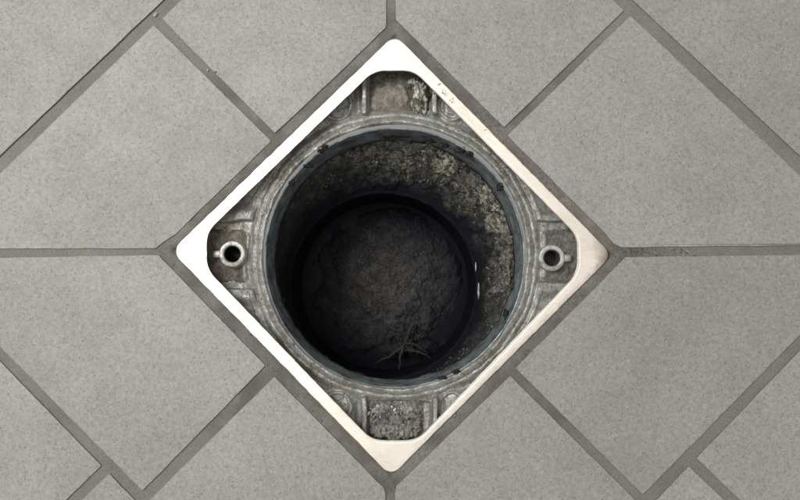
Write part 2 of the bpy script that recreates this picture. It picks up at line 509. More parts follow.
def sector(inner, m1, m2, joints, rows=3, W=318, G=11):
    """rows beyond the first, between two mitre joints; joints = where cross joints meet the inner line"""
    d0 = 0
    for r_ in range(rows):
        la, nrm, v = off(inner, d0)
        lb, _, _ = off(inner, d0 + W)
        A1, A2 = isect(la, m1), isect(la, m2)
        B1, B2 = isect(lb, m1), isect(lb, m2)
        org = Vector(la[0])
        vv = v if (Vector(A2) - Vector(A1)).dot(v) > 0 else -v
        s1 = (Vector(A1) - org).dot(vv); s2 = (Vector(A2) - org).dot(vv)
        if r_ == 0:
            ss = sorted((Vector(j) - org).dot(vv) for j in joints)
        else:
            base = (Vector(joints[0]) - org).dot(vv) + 160 * r_
            b1 = (Vector(B1) - org).dot(vv); b2 = (Vector(B2) - org).dot(vv)
            k0 = math.ceil((b1 + 120 - base) / 330)
            ss = []
            while base + k0 * 330 < b2 - 120:
                ss.append(base + k0 * 330); k0 += 1
        def pt(s, d):
            q = org + vv * s + nrm * d
            return (q.x, q.y)
        prev_a, prev_b = A1, B1
        for s in ss:
            if s <= s1 + 8:      # joint starts on the left mitre
                x = isect((pt(s - G / 2, 0), pt(s - G / 2, W)), m1)
                if r_ and (Vector(x) - Vector(pt(s - G / 2, W))).length > 25:
                    tile([prev_b, pt(s - G / 2, W), x])
                x2 = isect((pt(s + G / 2, 0), pt(s + G / 2, W)), m1)
                prev_a, prev_b = None, pt(s + G / 2, W)
                hold = x2
                continue
            if s >= s2 - 8:
                x = isect((pt(s - G / 2, 0), pt(s - G / 2, W)), m2)
                x2 = isect((pt(s + G / 2, 0), pt(s + G / 2, W)), m2)
                poly = [prev_b, pt(s - G / 2, W), x] + ([A2] if prev_a is not None or True else []) 
                poly += [prev_a] if prev_a is not None else [A1, hold]
                tile(poly)
                prev_a, prev_b = 'x', pt(s + G / 2, W)
                tile([prev_b, B2, x2])
                prev_a = 'done'
                continue
            poly = [prev_b, pt(s - G / 2, W), pt(s - G / 2, 0)]
            poly += [prev_a] if prev_a is not None else [A1, hold]
            tile(poly)
            prev_a, prev_b = pt(s + G / 2, 0), pt(s + G / 2, W)
        if prev_a != 'done':
            poly = [prev_b, B2, A2]
            poly += [prev_a] if prev_a is not None else [A1, hold]
            tile(poly)
        d0 += W + G
sector(NW_o, mit_W_u, mit_N_l, [(188, -24), (-46, 200)])
sector(NE_o, mit_N_r, mit_E_u, [(598, -33), (842, 192)])
sector(SE_o, mit_E_l, mit_S_r, [(693.5, 463)])
sector(SW_o, mit_W_l, mit_S_l, [(105.5, 469.5)])

# ------------------------------------------------------------------ the drain
CX, CY = 395.0, 256.0                        # centre of the round collar in the photo
drain = empty('floor_drain', P(CX, CY, 0))
tag(drain, 'square steel floor drain without its grate, open round shaft full of grime', 'floor drain')

def ray_poly(poly, c, ang):
    """distance from c along ang to the polygon"""
    dx, dy = math.cos(ang), math.sin(ang)
    best = 1e9
    n = len(poly)
    for i in range(n):
        x1, y1 = poly[i]; x2, y2 = poly[(i + 1) % n]
        ex, ey = x2 - x1, y2 - y1
        d = dx * ey - dy * ex
        if abs(d) < 1e-9: continue
        t = ((x1 - c[0]) * ey - (y1 - c[1]) * ex) / d
        u = ((x1 - c[0]) * dy - (y1 - c[1]) * dx) / d
        if t > 0 and -1e-6 <= u <= 1 + 1e-6: best = min(best, t)
    return best

def round_poly(poly, R, k=8):
    out = []
    n = len(poly)
    for i in range(n):
        p0, p1, p2 = Vector(poly[i - 1]), Vector(poly[i]), Vector(poly[(i + 1) % n])
        a = (p0 - p1).normalized(); c = (p2 - p1).normalized()
        rr = min(R, (p0 - p1).length * 0.48, (p2 - p1).length * 0.48)
        for j in range(k + 1):
            t = j / k
            q = (p1 + a * rr) * (1 - t) ** 2 + p1 * 2 * t * (1 - t) + (p1 + c * rr) * t * t
            out.append((q.x, q.y))
    return out
OUT = round_poly(FR, 13)
INN = round_poly([(207, 232), (374, 71), (414, 71), (577, 236), (577, 273), (417, 440), (372, 440), (207, 269)], 12)
NA = 1440
angs = [2 * math.pi * i / NA for i in range(NA)]
oc = [ray_poly(OUT, (CX, CY), a) for a in angs]
ic = [ray_poly(INN, (CX, CY), a) for a in angs]
def polar(rad, z, jit=0.0, sd=0.0):
    r = []
    for a, q in zip(angs, rad):
        j = jit * fbm(math.cos(a) * 6 + sd, math.sin(a) * 6, 0, 3.0, 3) if jit else 0
        r.append(P(CX + math.cos(a) * (q + j), CY + math.sin(a) * (q + j), z))
    return r
rr = [polar([q - 0.4 for q in oc], -0.004, 0.0),
      polar(oc, -0.0005, 0.5),
      polar([q - 0.25 for q in oc], 0.0, 0.5),
      polar([q - 0.9 for q in oc], 0.00012, 0.5),
      polar([q * 0.5 + p * 0.5 for q, p in zip(oc, ic)], 0.00012),
      polar([q + 3.0 for q in ic], 0.00012, 0.3, 5),
      polar([q + 2.5 for q in ic], 0.00007, 0.3, 5),
      polar([q + 1.6 for q in ic], 0.00009, 0.3, 5),
      polar([q + 0.7 for q in ic], 0.00012, 0.3, 5),
      polar([q + 0.2 for q in ic], -0.00005, 0.3, 5),
      polar(ic, -0.0004, 0.3, 5),
      polar([q + 0.1 for q in ic], -0.0022)]
V, F = loft(rr)
frame = mesh_obj('frame', V, F, M_FRAME, drain, sharp=9)

# skirt below the plate: cast wall that goes down into the casting
rr = [polar([q + 1.6 for q in ic], -0.0022), polar([q + 0.6 for q in ic], -0.0026, 0.5, 2), polar([q - 0.2 for q in ic], -0.006, 0.6, 2), polar([q - 0.8 for q in ic], -0.0125, 0.6, 2)]
V, F = loft(rr)
mesh_obj('inner_wall', V, F, M_CAST, drain)

# casting: relief of ridges, ribs and four corner pockets round the collar
R_COL = 132.0
def cast_h(x, y):
    """height in mm at photo pixel offset (x right, y down) from the collar centre"""
    wa = 1.2 + 2.2 * sm(-120, -150, x) * sm(140, 150, math.hypot(x, y))
    x0, y0 = x, y
    x = x + wa * fbm(x0, y0, 11.0, 0.045, 3)
    y = y + wa * fbm(x0, y0, 17.0, 0.045, 3)
    r = math.hypot(x, y)
    side = abs(x) > abs(y)
    if side: u, v = abs(x), y
    else: u, v = abs(y), x
    av = abs(v)
    h = -10.4
    # lip round the collar, a shallow gutter, then a thin second ridge
    lip = 1 - sm(136.0, 138.5, r)
    if r < 139: h += 0.32 * fbm(x0, y0, 31.0, 0.11, 4)
    if r < 137.5: h -= (137.5 - r) * 0.30
    if r < 133: h -= (133 - r) * 0.5
    ridge2 = sm(139.5, 141.5, r) * (1 - sm(143.0, 145.0, r))
    ridge3 = sm(148.0, 149.5, r) * (1 - sm(151.0, 153.0, r)) * sm(30, 40, av)
    h += 2.9 * (1 - sm(132.5, 140.0, r)) + 2.0 * (1 - sm(139.5, 150.0, r))
    h += 0.25 * ridge2 + 0.45 * ridge3
    if side:
        # webs end at a soft shoulder either side of the boss pocket
        lo = 33.5 if v < 0 else (25.0 if x > 0 else 31.0)
        sh = sm(lo, lo + 2.5, av) * sm(145, 148, r)
        h = h * (1 - 0.0) + 2.6 * sh * (1 - sm(lo + 8, lo + 20, av) * 0.75)
        inner = sm(146, 149, u) * (1 - sm(151, 154, u)) * (1 - sm(20, 26, av)) 
        h += 1.3 * inner
        h -= 0.8 * (1 - sh) * sm(150, 156, u)
    else:
        c0 = 27.0 if x < 0 else 36.0
        rib = sm(c0, c0 + 1.8, av) * (1 - sm(c0 + 5.5, c0 + 7.5, av)) * sm(139, 142, u)
        h = max(h, -10.4 + 5.0 * rib)
        groove = sm(c0 + 7.5, c0 + 9, av) * (1 - sm(c0 + 10, c0 + 14, av)) * sm(146, 150, r)
        h -= 1.0 * groove
        pock = (1 - sm(c0 - 2.5, c0, av)) * sm(145, 148, u)
        h = h * (1 - pock) - 12.4 * pock
        # arched bulge inside each web
        web = sm(c0 + 12, c0 + 15, av) * sm(150, 154, r)
        h += web * (1.8 - 0.0016 * (av - c0 - 24) ** 2)
    if side and math.hypot(x0 + (163 if x0 < 0 else -157), y0 + (2 if x0 < 0 else -2)) < 11.5: return -26.0
    if not side:
        d_ = math.hypot(av - 58, u - 151)
        h += 1.7 * math.exp(-((d_ - 14) / 2.0) ** 2) * sm(c0 + 7, c0 + 9, av)
    h += 0.34 * fbm(x, y, 1.0, 0.055, 4) + 0.09 * fbm(x, y, 2.0, 0.35, 3)
    return h
NR = 84
rr = []
for i in range(NR + 1):
    ring = []
    t = i / NR
    for a, q in zip(angs, ic):
        rad = (R_COL - 0.6) + (q + 2.0 - R_COL + 0.6) * t
        x, y = math.cos(a) * rad, math.sin(a) * rad
        p = P(CX + x, CY + y, -0.008)
        ring.append(Vector((p.x, p.y, cast_h(x, y) * 0.001)))
    rr.append(ring)
V, F = loft(rr)
mesh_obj('casting', V, F, M_CAST, drain)

# collar: the thin blue-grey tube hanging inside the casting
def circ(cx, cy, rad, z, n=360, jit=0.0, sd=0.0, fr=3.0, jz=0.0):
    out = []
    for i in range(n):
        a = 2 * math.pi * i / n
        j = jit * fbm(math.cos(a) * 4 + sd, math.sin(a) * 4, z * 100, fr, 3)
        zz = z + jz * fbm(math.cos(a) * 4 + sd + 9, math.sin(a) * 4, 1.0, fr, 3)
        c = P(cx, cy, 0)
        out.append(Vector((c.x + math.cos(a) * (rad + j) * S, c.y - math.sin(a) * (rad + j) * S, zz)))
    return out
# real centres (metres plane z=0 pixels) of the deeper circles
def zc(px, py, z):
    """pixel on the floor plane directly above the point seen at (px,py) at depth z"""
    p = P(px, py, z)
    return (p.x / S + 400, 250 - p.y / S)   # near enough on the floor plane
rr = [circ(CX, CY, 133.5, -0.0086), circ(CX, CY, 132.6, -0.0082, jit=0.3), circ(CX, CY, 132.1, -0.0083, jit=0.3)]
for k in range(1, 9):
    rr.append(circ(CX, CY, 131.9 - 0.25 * k, -0.0083 - 0.0025 * k, jit=0.7, sd=k * 0.1))
rr.append(circ(CX, CY, 130.5, -0.0290, jz=0.0008))
V, F = loft(rr)
mesh_obj('collar', V, F, M_COLLAR, drain, sharp=50)

# black ring below the collar's lower edge, stands in for the dark gap
rr = []
for k in range(9):
    a = math.pi * 2 * k / 8
    rr.append(circ(CX, CY, 131.0 + 2.0 * math.cos(a), -0.0300 + 0.0010 * math.sin(a), jit=2.2, sd=3.3, fr=2.6, jz=0.0007))
V, F = loft(rr)
mesh_obj('gap_ring', V, F, M_BLACK, drain)

# shaft wall, leaning: from the collar down to the lip of the lower pipe
LX, LY, LR, LZ = 381.5, 285.0, 111.0, -0.061
rr = []
NS = 90
for k in range(NS + 1):
    t = k / NS
    cx = CX + (LX - CX) * t; cy = CY + (LY - CY) * t
    rad = 133.0 + (LR - 133.0) * (t ** 1.15)
    z = -0.029 + (LZ + 0.029) * t
    ring = []
    for i in range(900):
        a = 2 * math.pi * i / 900
        ca, sa = math.cos(a), math.sin(a)
        lump = fbm(ca * 130, sa * 130, t * 60, 0.06, 5)
        big = nz(ca * 130, sa * 130, t * 60 + 40, 0.025)
        east = sm(-0.2, 0.8, ca * 0.8 + sa * 0.6)
        env = math.sin(math.pi * min(1, t * 1.02)) ** 0.5
        d = -(lump * (2.0 + 5.0 * east) + big * 3.5 + 1.4 * east * nz(ca * 130, sa * 130, t * 60, 0.33)) * env
        c = P(cx, cy, 0)
        ring.append(Vector((c.x + ca * (rad + d) * S, c.y + sa * (rad + d) * S, z + 0.0006 * lump * env)))
    rr.append(ring)
V, F = loft(rr)
shaft = mesh_obj('shaft_wall', V, F, M_SHAFT, drain)

# lower pipe: its lip, its wall and the black water in it
FZ = -0.108
rr = [circ(LX, LY, LR + 3, LZ - 0.001), circ(LX, LY, LR + 1.0, LZ + 0.0004, jit=1.8), circ(LX, LY, LR - 1.5, LZ + 0.0004, jit=1.8),
      circ(LX, LY, LR - 3.0, LZ, jit=0.8), circ(LX, LY, LR - 3.2, LZ - 0.003, jit=0.8)]
for k in range(1, 9):
    rr.append(circ(LX, LY, LR - 2.5, LZ - 0.003 + (FZ - LZ - 0.002) * k / 8, jit=1.0, sd=k * .2))
V, F = loft(rr)
mesh_obj('lower_pipe', V, F, M_PIPE, drain)
rr = [circ(LX, LY, LR + 1, FZ), circ(LX, LY, LR * 0.5, FZ)]
V, F = loft(rr, True, True)
water = mesh_obj('water', V, F, M_WATER, None, origin=P(LX, LY, FZ))
water.location.z = FZ
tag(water, kind='structure')

# screw bosses in the west and east pockets, each with its hole and its tab
def boss(px, py, side, ang):
    K = 0.94
    z0, z1 = -0.0125, -0.0052
    c = P(px, py, z1)
    def cr(rad, z, jit=0.06):
        out = []
        for i in range(64):
            a = 2 * math.pi * i / 64
            j = jit * nz(math.cos(a) * 3 + px, math.sin(a) * 3, 0, 1.0)
            out.append(Vector((c.x + math.cos(a) * (rad * K + j * 4) * S, c.y + math.sin(a) * (rad * K + j * 4) * S, z)))
        return out
    prof = [(17.5, z0), (15.2, z0 + .002), (14.6, z0 + .004), (14.2, z1 - .0006), (13.7, z1 - .0001), (12.9, z1), (10.2, z1),
            (9.4, z1 - .0002), (8.9, z1 - .0008)]
    V, F = loft([cr(r, z) for r, z in prof])
    b_ = mesh_obj('screw_boss', V, F, M_BOSS, drain, origin=(c.x, c.y, z0))
    # threaded bore
    rings = []
    for k in range(40):
        z = z1 - .0007 - k * 0.00030
        rings.append(cr(8.9 if k % 2 else 8.2, z, 0.02))
    V, F = loft(rings, True, True)
    mesh_obj('screw_hole', V, F, M_BOREM if side < 0 else M_BORE2, b_)
    # tab: a little cast block joining the boss to the wall
    tx, ty = math.cos(ang), math.sin(ang)
    def q(al, la, z):
        return Vector((c.x + (tx * al - ty * la) * S, c.y + (ty * al + tx * la) * S, z))
    rings = []
    for al, w, h in ((12.5, 4.0, z1 - .0010), (13.2, 4.0, z1 - .0008), (17, 3.6, z1 - .0010), (20.0, 3.4, z1 - .0014), (21.0, 3.2, z1 - .0024), (21.4, 3.2, z0)):
        rings.append([q(al, -w, z0), q(al, -w, h - .0006), q(al, -w * .7, h), q(al, 0, h + .0001), q(al, w * .7, h), q(al, w, h - .0006), q(al, w, z0)])
    V, F = loft(rings, False)
    mesh_obj('tab', V, F, M_BOSS, b_)
    return b_
M_BOREM = mat_plain('dark_bore', (0.014, 0.013, 0.012), 0.6)
M_BORE2 = mat_plain('rusty_bore', (0.075, 0.072, 0.066), 0.55)
boss(232, 254, -1, math.pi)
boss(552, 258, 1, 0.0)

# dirt in the pockets (nobody could count its grains)
def crumb_bm(V, F, p, s, rnd, flat=0.75):
    """one irregular grain: a jittered octahedron-like stone of 12-20 faces"""
    base = len(V)
    M = Matrix.Rotation(rnd.uniform(0, 6.28), 3, 'Z') @ Matrix.Rotation(rnd.uniform(0, 6.28), 3, 'X')
    sx, sy, sz = s * rnd.uniform(.7, 1.3), s * rnd.uniform(.6, 1.1), s * rnd.uniform(.5, 1.0)
    top = Vector((0, 0, sz)); bot = Vector((0, 0, -sz))
    vs = [top]
    for ring_z, rr_ in ((0.45, 0.85), (-0.4, 0.9)):
        for k in range(5):
            a = 2 * math.pi * (k + (0.5 if ring_z < 0 else 0)) / 5
            j = rnd.uniform(.75, 1.2)
            vs.append(Vector((math.cos(a) * sx * rr_ * j, math.sin(a) * sy * rr_ * j, ring_z * sz * j)))
    vs.append(bot)
    for v in vs:
        w = M @ v
        V.append(p + Vector((w.x, w.y, w.z * flat)))
    for k in range(5):
        k2 = (k + 1) % 5
        F.append((base, base + 1 + k, base + 1 + k2))
        F.append((base + 1 + k, base + 6 + k, base + 1 + k2))
        F.append((base + 1 + k2, base + 6 + k, base + 6 + k2))
        F.append((base + 11, base + 6 + k2, base + 6 + k))

def patch(cx, cy, w, h, n, m_, hf, mat, name, zref, mask):
    """a heap of dirt as a heightfield; mask(x,y)->bool on photo offsets"""
    V, F, idx = [], [], {}
    for j in range(m_ + 1):
        for i in range(n + 1):
            x = cx - w / 2 + w * i / n; y = cy - h / 2 + h * j / m_
            p = P(x, y, zref)
            idx[i, j] = len(V)
            V.append(Vector((p.x, p.y, hf(x, y))))
    for j in range(m_):
        for i in range(n):
            x = cx - w / 2 + w * (i + .5) / n; y = cy - h / 2 + h * (j + .5) / m_
            if mask(x, y): F.append((idx[i, j], idx[i, j + 1], idx[i + 1, j + 1], idx[i + 1, j]))
    return V, F

def inside(x, y, mrg=1.0):
    a = math.atan2(y - CY, x - CX) % (2 * math.pi)
    i = int(a / (2 * math.pi) * NA) % NA
    return math.hypot(x - CX, y - CY) < ic[i] + mrg

def deposit(name, mat, side, hgt, rough, ncr, cr_s, cmat, seed, label, cat, centre=None, spread=None):
    rnd = random.Random(seed)
    dx, dy = side
    cx, cy = CX + dx * 165, CY + dy * 165
    def hf(x, y):
        u = abs(x - CX) if dx else abs(y - CY)
        v = (y - CY) if dx else (x - CX)
        e = sm(33, 22, abs(v)) * sm(138, 150, u)
        if spread: e *= spread(x, y)
        wallrise = 0.0
        return (-0.0142 if spread else -0.0128) + (hgt + (0.0014 if spread else 0)) * e + rough * (0.6 * fbm(x, y, seed, 0.09, 4) + 0.5 * nz(x, y, seed, 0.35)) * e - (0.014 if min(math.hypot(x - 232, y - 254), math.hypot(x - 552, y - 258)) < 11.5 else 0)
    def mask(x, y):
        u = abs(x - CX) if dx else abs(y - CY)
        return inside(x, y) and u > 140
    V, F = patch(cx, cy, 72 if dy else 60, 60 if dy else 72, 100, 100, hf, mat, name, -0.0108, mask)
    o = mesh_obj(name, V, F, mat, None, origin=P(cx, cy, -0.0128))
    tag(o, label, cat, kind='stuff')
    CV, CF = [], []
    for k in range(ncr):
        x = cx + rnd.uniform(-32, 32); y = cy + rnd.uniform(-30, 30)
        u = abs(x - CX) if dx else abs(y - CY)
        v = (y - CY) if dx else (x - CX)
        if not inside(x, y, -1.5) or u < 143 or abs(v) > 33: continue
        if spread and spread(x, y) < 0.3: continue
        p = P(x, y, -0.0108)
        s = cr_s * (0.4 + 1.3 * rnd.random() ** 3)
        crumb_bm(CV, CF, Vector((p.x, p.y, hf(x, y) + s * 0.2)), s, rnd)
    return o, CV, CF
M_GRIME = mat_dirt('dark_pocket_grime', (0.045, 0.042, 0.036), (0.12, 0.112, 0.095), (0.25, 0.235, 0.205), 300, 0.8, 0.3, 0.0006)
o, CV, CF = deposit('grime', M_GRIME, (0, -1), 0.0012, 0.0009, 500, 0.0004, M_GRIME, 13, 'dark grime lining the top pocket of the drain casting behind tan silt', 'grime')
mesh_obj('grime_grain', CV, CF, M_GRIME, o, smooth=False)['kind'] = 'stuff'
# north pocket: tan silt in an arch; south pocket: grey grit; thin silt in the other two
def arch(x, y):
    w = 2.5 * fbm(x, y, 3, 0.12, 3)
    top = 110 - 29 * math.sqrt(max(0, 1 - ((x - 390) / 23.5) ** 2)) if abs(x - 390) < 23.5 else 999
    return sm(top - 5, top + 7, y + w * 1.8) * sm(367, 371, x + w) * sm(412, 407, x + w)
o, CV, CF = deposit('silt', M_TAN, (0, -1), 0.0024, 0.0007, 260, 0.00035, M_TAN, 3, 'tan silt lying in the top pocket of the drain casting', 'silt', spread=arch)
mesh_obj('silt_grain', CV, CF, M_TAN, o, smooth=False)['kind'] = 'stuff'
o, CV, CF = deposit('grit', M_GRAVEL, (0, 1), 0.0046, 0.0036, 900, 0.00055, M_GRAVEL, 5, 'coarse grey grit heaped in the bottom pocket of the drain casting', 'grit', spread=lambda x, y: sm(1.12, 0.82, math.sqrt(abs((x - 394) / 33) ** 3 + abs((y - 410) / 30) ** 3) + 0.18 * fbm(x, y, 2, 0.08, 3)))
mesh_obj('grit_grain', CV, CF, M_GRAVEL, o, smooth=False)['kind'] = 'stuff'
rnd = random.Random(77)
for nm, cnt_, sz_, mt_ in (('pale_grain', 34, 0.0010, mat_plain('pale_grit', (0.48, 0.46, 0.42), 0.7)), ('black_grain', 200, 0.0009, mat_plain('black_grit', (0.03, 0.03, 0.032), 0.5))):
    PV, PF = [], []
    for k in range(cnt_):
        x = rnd.gauss(392, 15); y = rnd.gauss(412, 9) if nm == 'pale_grain' else 439 - 26 * rnd.random() ** 1.8
        if not inside(x, y, -2) or y - CY < 146 or abs(x - CX) > 31: continue
        sz = sz_ * (0.35 + 0.9 * rnd.random() ** 2)
        crumb_bm(PV, PF, P(x, y, -0.0082 - (0.002 if y > 425 else 0)), sz, rnd)
    q_ = mesh_obj(nm, PV, PF, mt_, o, smooth=False)
    q_['kind'] = 'stuff'
M_BROWN = mat_dirt('brown_silt', (0.045, 0.038, 0.030), (0.13, 0.115, 0.095), (0.27, 0.24, 0.20), 200, 0.6, 0.25, 0.0005)
def round_boss(bx, by):
    return lambda x, y: sm(-0.35, 0.15, fbm(x, y, bx, 0.055, 4))
o, CV, CF = deposit('silt', M_BROWN, (-1, 0), 0.0028, 0.0014, 350, 0.0003, M_BROWN, 8, 'brown silt round the screw boss in the left pocket of the drain casting', 'silt')
mesh_obj('silt_grain', CV, CF, M_BROWN, o, smooth=False)['kind'] = 'stuff'
M_GREYS = mat_dirt('grey_silt', (0.06, 0.057, 0.052), (0.14, 0.134, 0.123), (0.25, 0.24, 0.215), 240, 0.6, 0.4, 0.0005)
o, CV, CF = deposit('silt', M_GREYS, (1, 0), 0.0028, 0.0010, 350, 0.0003, M_GREYS, 9, 'grey silt round the screw boss in the right pocket of the drain casting', 'silt')
mesh_obj('silt_grain', CV, CF, M_GREYS, o, smooth=False)['kind'] = 'stuff'

# corroded lump of metal in the north pocket's east side
def blob(name, px, py, z, rx, ry, rz, mat, parent, seed, amp=0.3, fr=1.6, label=None):
    c = P(px, py, z)
    V, F = [], []
    n, m_ = 40, 24
    for j in range(m_ + 1):
        th = math.pi * j / m_
        for i in range(n):
            a = 2 * math.pi * i / n
            d = Vector((math.sin(th) * math.cos(a), math.sin(th) * math.sin(a), math.cos(th)))
            k = 1 + amp * fbm(d.x + seed, d.y, d.z, fr, 4)
            V.append(Vector((c.x + d.x * rx * S * k, c.y + d.y * ry * S * k, c.z + d.z * rz * S * k)))
    for j in range(m_):
        for i in range(n):
            F.append((j * n + i, j * n + (i + 1) % n, (j + 1) * n + (i + 1) % n, (j + 1) * n + i))
    o = mesh_obj(name, V, F, mat, parent, origin=c)
    if label: o['label'] = label
    return o
M_CORR = mat_casting('corroded_zinc', (0.56, 0.55, 0.50), (0.07, 0.06, 0.045), 0.42, 0.58, 0.3)
blob('corroded_lump', 420, 99, -0.0105, 8, 19, 6, M_CORR, drain, 2.0, 0.5, 2.6)
blob('corroded_lump', 413, 84, -0.0105, 6, 5, 5, M_CORR, drain, 5.0, 0.5, 2.6)
blob('hole_blot', 428.5, 95, -0.0068, 3.0, 3.2, 3, M_BLACK, drain, 1.0, 0.3)  # black ball stands in for the dark of a hole

# black lumps on and below the collar: tar blots, also dark of dents drawn in
def on_collar(px, py):
    axis = P(CX, CY, 0)
    for k in range(60):
        z = -0.0085 - 0.0202 * k / 59
        q = P(px, py, z)
        if math.hypot(q.x - axis.x, q.y - axis.y) > 129.6 * S: return z
    return -0.0290
for k_, (px, py, rx, ry) in enumerate(((325, 147, 3.4, 2.8), (321, 151, 3.0, 2.0), (292, 183, 2.8, 3.0), (460, 150, 5.5, 2.6), (470, 154, 3.4, 2.4), (500, 187, 3.2, 3.6),
                         (513, 271, 3.2, 11.0), (513, 285, 2.6, 6), (506, 315, 2.2, 5), (457, 372, 4, 2.6), (443, 378, 5, 1.8), (283, 300, 2.2, 3),
                         (430, 141, 8, 1.8), (395, 137, 12, 1.6), (308, 166, 5, 1.6), (445, 145, 5, 2.2))):
    blob('dark_blot', px, py, on_collar(px, py), rx, ry, 3.0, M_BLACK, drain, px * .1, 0.7, 2.4)

# dirt grains lying all over the casting
rnd = random.Random(63)
DV, DF = [], []
EV, EF = [], []
for k in range(5200):
    a = rnd.uniform(0, 2 * math.pi)
    q = ic[int(a / (2 * math.pi) * NA) % NA]
    rad = 133.0 + (q - 134.0) * rnd.random()
    x, y = math.cos(a) * rad, math.sin(a) * rad
    if rnd.random() > sm(-0.25, 0.4, fbm(x, y, 21, 0.05, 3) + (0.15 if x < -60 else 0)): continue
    h = cast_h(x, y)
    if h < -20: continue
    p = P(CX + x, CY + y, -0.008)
    tgt = (DV, DF) if rnd.random() < 0.8 else (EV, EF)
    crumb_bm(tgt[0], tgt[1], Vector((p.x, p.y, h * 0.001)), 0.00012 + 0.00042 * rnd.random() ** 3, rnd, 0.7)
for nm, VV, FF, mt_ in (('dirt_grain', DV, DF, M_BROWN), ('pale_grain', EV, EF, M_CRUST2)):
    q_ = mesh_obj(nm, VV, FF, mt_, drain, smooth=False)
    q_['kind'] = 'stuff'

# ------------------------------------------------------------------ crust and sludge in the shaft
rnd = random.Random(11)
V, F = [], []
cnt = 0
sh_rr = rr_shaft = None
def shaft_pt(a, t, inset):
    cx = CX + (LX - CX) * t; cy = CY + (LY - CY) * t
    rad = 133.0 + (LR - 133.0) * (t ** 1.15)
    z = -0.029 + (LZ + 0.029) * t
    ca, sa = math.cos(a), math.sin(a)
    lump = fbm(ca * 130, sa * 130, t * 60, 0.06, 5)
    big = nz(ca * 130, sa * 130, t * 60 + 40, 0.025)
    east = sm(-0.2, 0.8, ca * 0.8 + sa * 0.6)
    env = math.sin(math.pi * min(1, t * 1.02)) ** 0.5
    d = -(lump * (2.0 + 5.0 * east) + big * 3.5 + 1.4 * east * nz(ca * 130, sa * 130, t * 60, 0.33)) * env
    c = P(cx, cy, 0)
    return Vector((c.x + ca * (rad + d - inset) * S, c.y + sa * (rad + d - inset) * S, z + 0.0006 * lump * env))
while cnt < 14000:
    a = rnd.uniform(0, 2 * math.pi); t = rnd.uniform(0.02, 1.0) ** 1.3 * 0.72
    ca, sa = math.cos(a), math.sin(a)
    w = sm(-0.35, 0.85, ca * 0.75 + sa * 0.66)
    cl = sm(-0.15, 0.25, fbm(ca * 130, sa * 130, t * 55, 0.045, 3))
    cnt += 1
    if rnd.random() > w * cl: continue
    s = 0.00018 + 0.00065 * rnd.random() ** 3
    crumb_bm(V, F, shaft_pt(a, t, 0.6), s, rnd, 1.0)
crust = mesh_obj('crust', V, F, M_CRUST, None, origin=P(CX, CY, -0.03), smooth=False)
tag(crust, 'ochre grey crust of grime clinging to the upper right shaft wall', 'grime', kind='stuff')

# broken flakes of scale under the collar, pale ones and tarry ones
rnd = random.Random(57)
for nm, mt_, n_ in (('pale_scale', M_CRUST2, 420), ('tarry_scale', M_BLACK, 330)):
    CV, CF = [], []
    for k in range(n_):
        a = math.radians(rnd.choice((rnd.uniform(-15, 60), rnd.uniform(30, 80), rnd.uniform(60, 125))))
        t = rnd.random() ** 1.6 * (0.50 if nm == 'pale_scale' else 0.22)
        if fbm(math.cos(a) * 130, math.sin(a) * 130, t * 60 + 30, 0.07, 3) < -0.02: continue
        crumb_bm(CV, CF, shaft_pt(a, t, 0.5), 0.0005 + 0.0011 * rnd.random() ** 2.2, rnd, 0.9)
    q_ = mesh_obj(nm, CV, CF, mt_, crust, smooth=False)
    q_['kind'] = 'stuff'

# sludge on the bottom: a low heap of silt and rubbish standing out of the black water
def sl_h(x, y):
    """x, y photo pixels seen at the bottom"""
    dx, dy = x - 391, y - 275
    r = math.hypot(dx / 66, dy / 72)
    tongue = math.exp(-((x - 408) / 34) ** 2) * sm(300, 330, y) * sm(372, 345, y)
    e = 0.22 + 0.78 * sm(1.25, 0.35, r + 0.35 * fbm(x, y, 0, 0.03, 4))
    e *= sm(88, 72, math.hypot(x - 385, y - 285))
    e = max(e, tongue * sm(-0.5, 0.3, fbm(x, y, 3, 0.05, 3) + 0.15))
    return e
V, F, idx = [], [], {}
n = 220
for j in range(n + 1):
    for i in range(n + 1):
        x = 385 - 92 + 184 * i / n; y = 284 - 92 + 184 * j / n
        p = P(x, y, FZ)
        e = sl_h(x, y)
        idx[i, j] = len(V)
        V.append(Vector((p.x, p.y, FZ - 0.003 + e * 0.010 + (0.0020 * fbm(x, y, 0, 0.05, 5) + 0.0010 * nz(x, y, 7, .35)) * (0.3 + e))))
for j in range(n):
    for i in range(n):
        x = -92 + 184 * (i + .5) / n; y = -92 + 184 * (j + .5) / n
        if math.hypot(x, y) < 84: F.append((idx[i, j], idx[i, j + 1], idx[i + 1, j + 1], idx[i + 1, j]))
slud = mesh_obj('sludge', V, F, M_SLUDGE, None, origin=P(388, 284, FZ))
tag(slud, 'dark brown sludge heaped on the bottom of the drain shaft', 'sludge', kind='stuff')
sludV = V
CV, CF = [], []
for k in range(8500):
    i = rnd.randrange(n + 1); j = rnd.randrange(n + 1)
    x = 385 - 92 + 184 * i / n; y = 284 - 92 + 184 * j / n
    if math.hypot(x - 385, y - 284) > 82: continue
    e = sl_h(x, y)
    if rnd.random() > e * e * 1.1: continue
    v = sludV[idx[i, j]]
    s = 0.00022 + 0.0009 * rnd.random() ** 5
    crumb_bm(CV, CF, v + Vector((rnd.uniform(-.0004, .0004), rnd.uniform(-.0004, .0004), s * 0.2)), s, rnd)
M_SLG = mat_dirt('sludge_grit', (0.014, 0.014, 0.014), (0.060, 0.058, 0.056), (0.20, 0.195, 0.185), 300, 0.7, 0.9)
shade_rim(M_SLG, 0.020, 0.052)
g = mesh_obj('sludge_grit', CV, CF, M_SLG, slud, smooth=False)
g['kind'] = 'stuff'

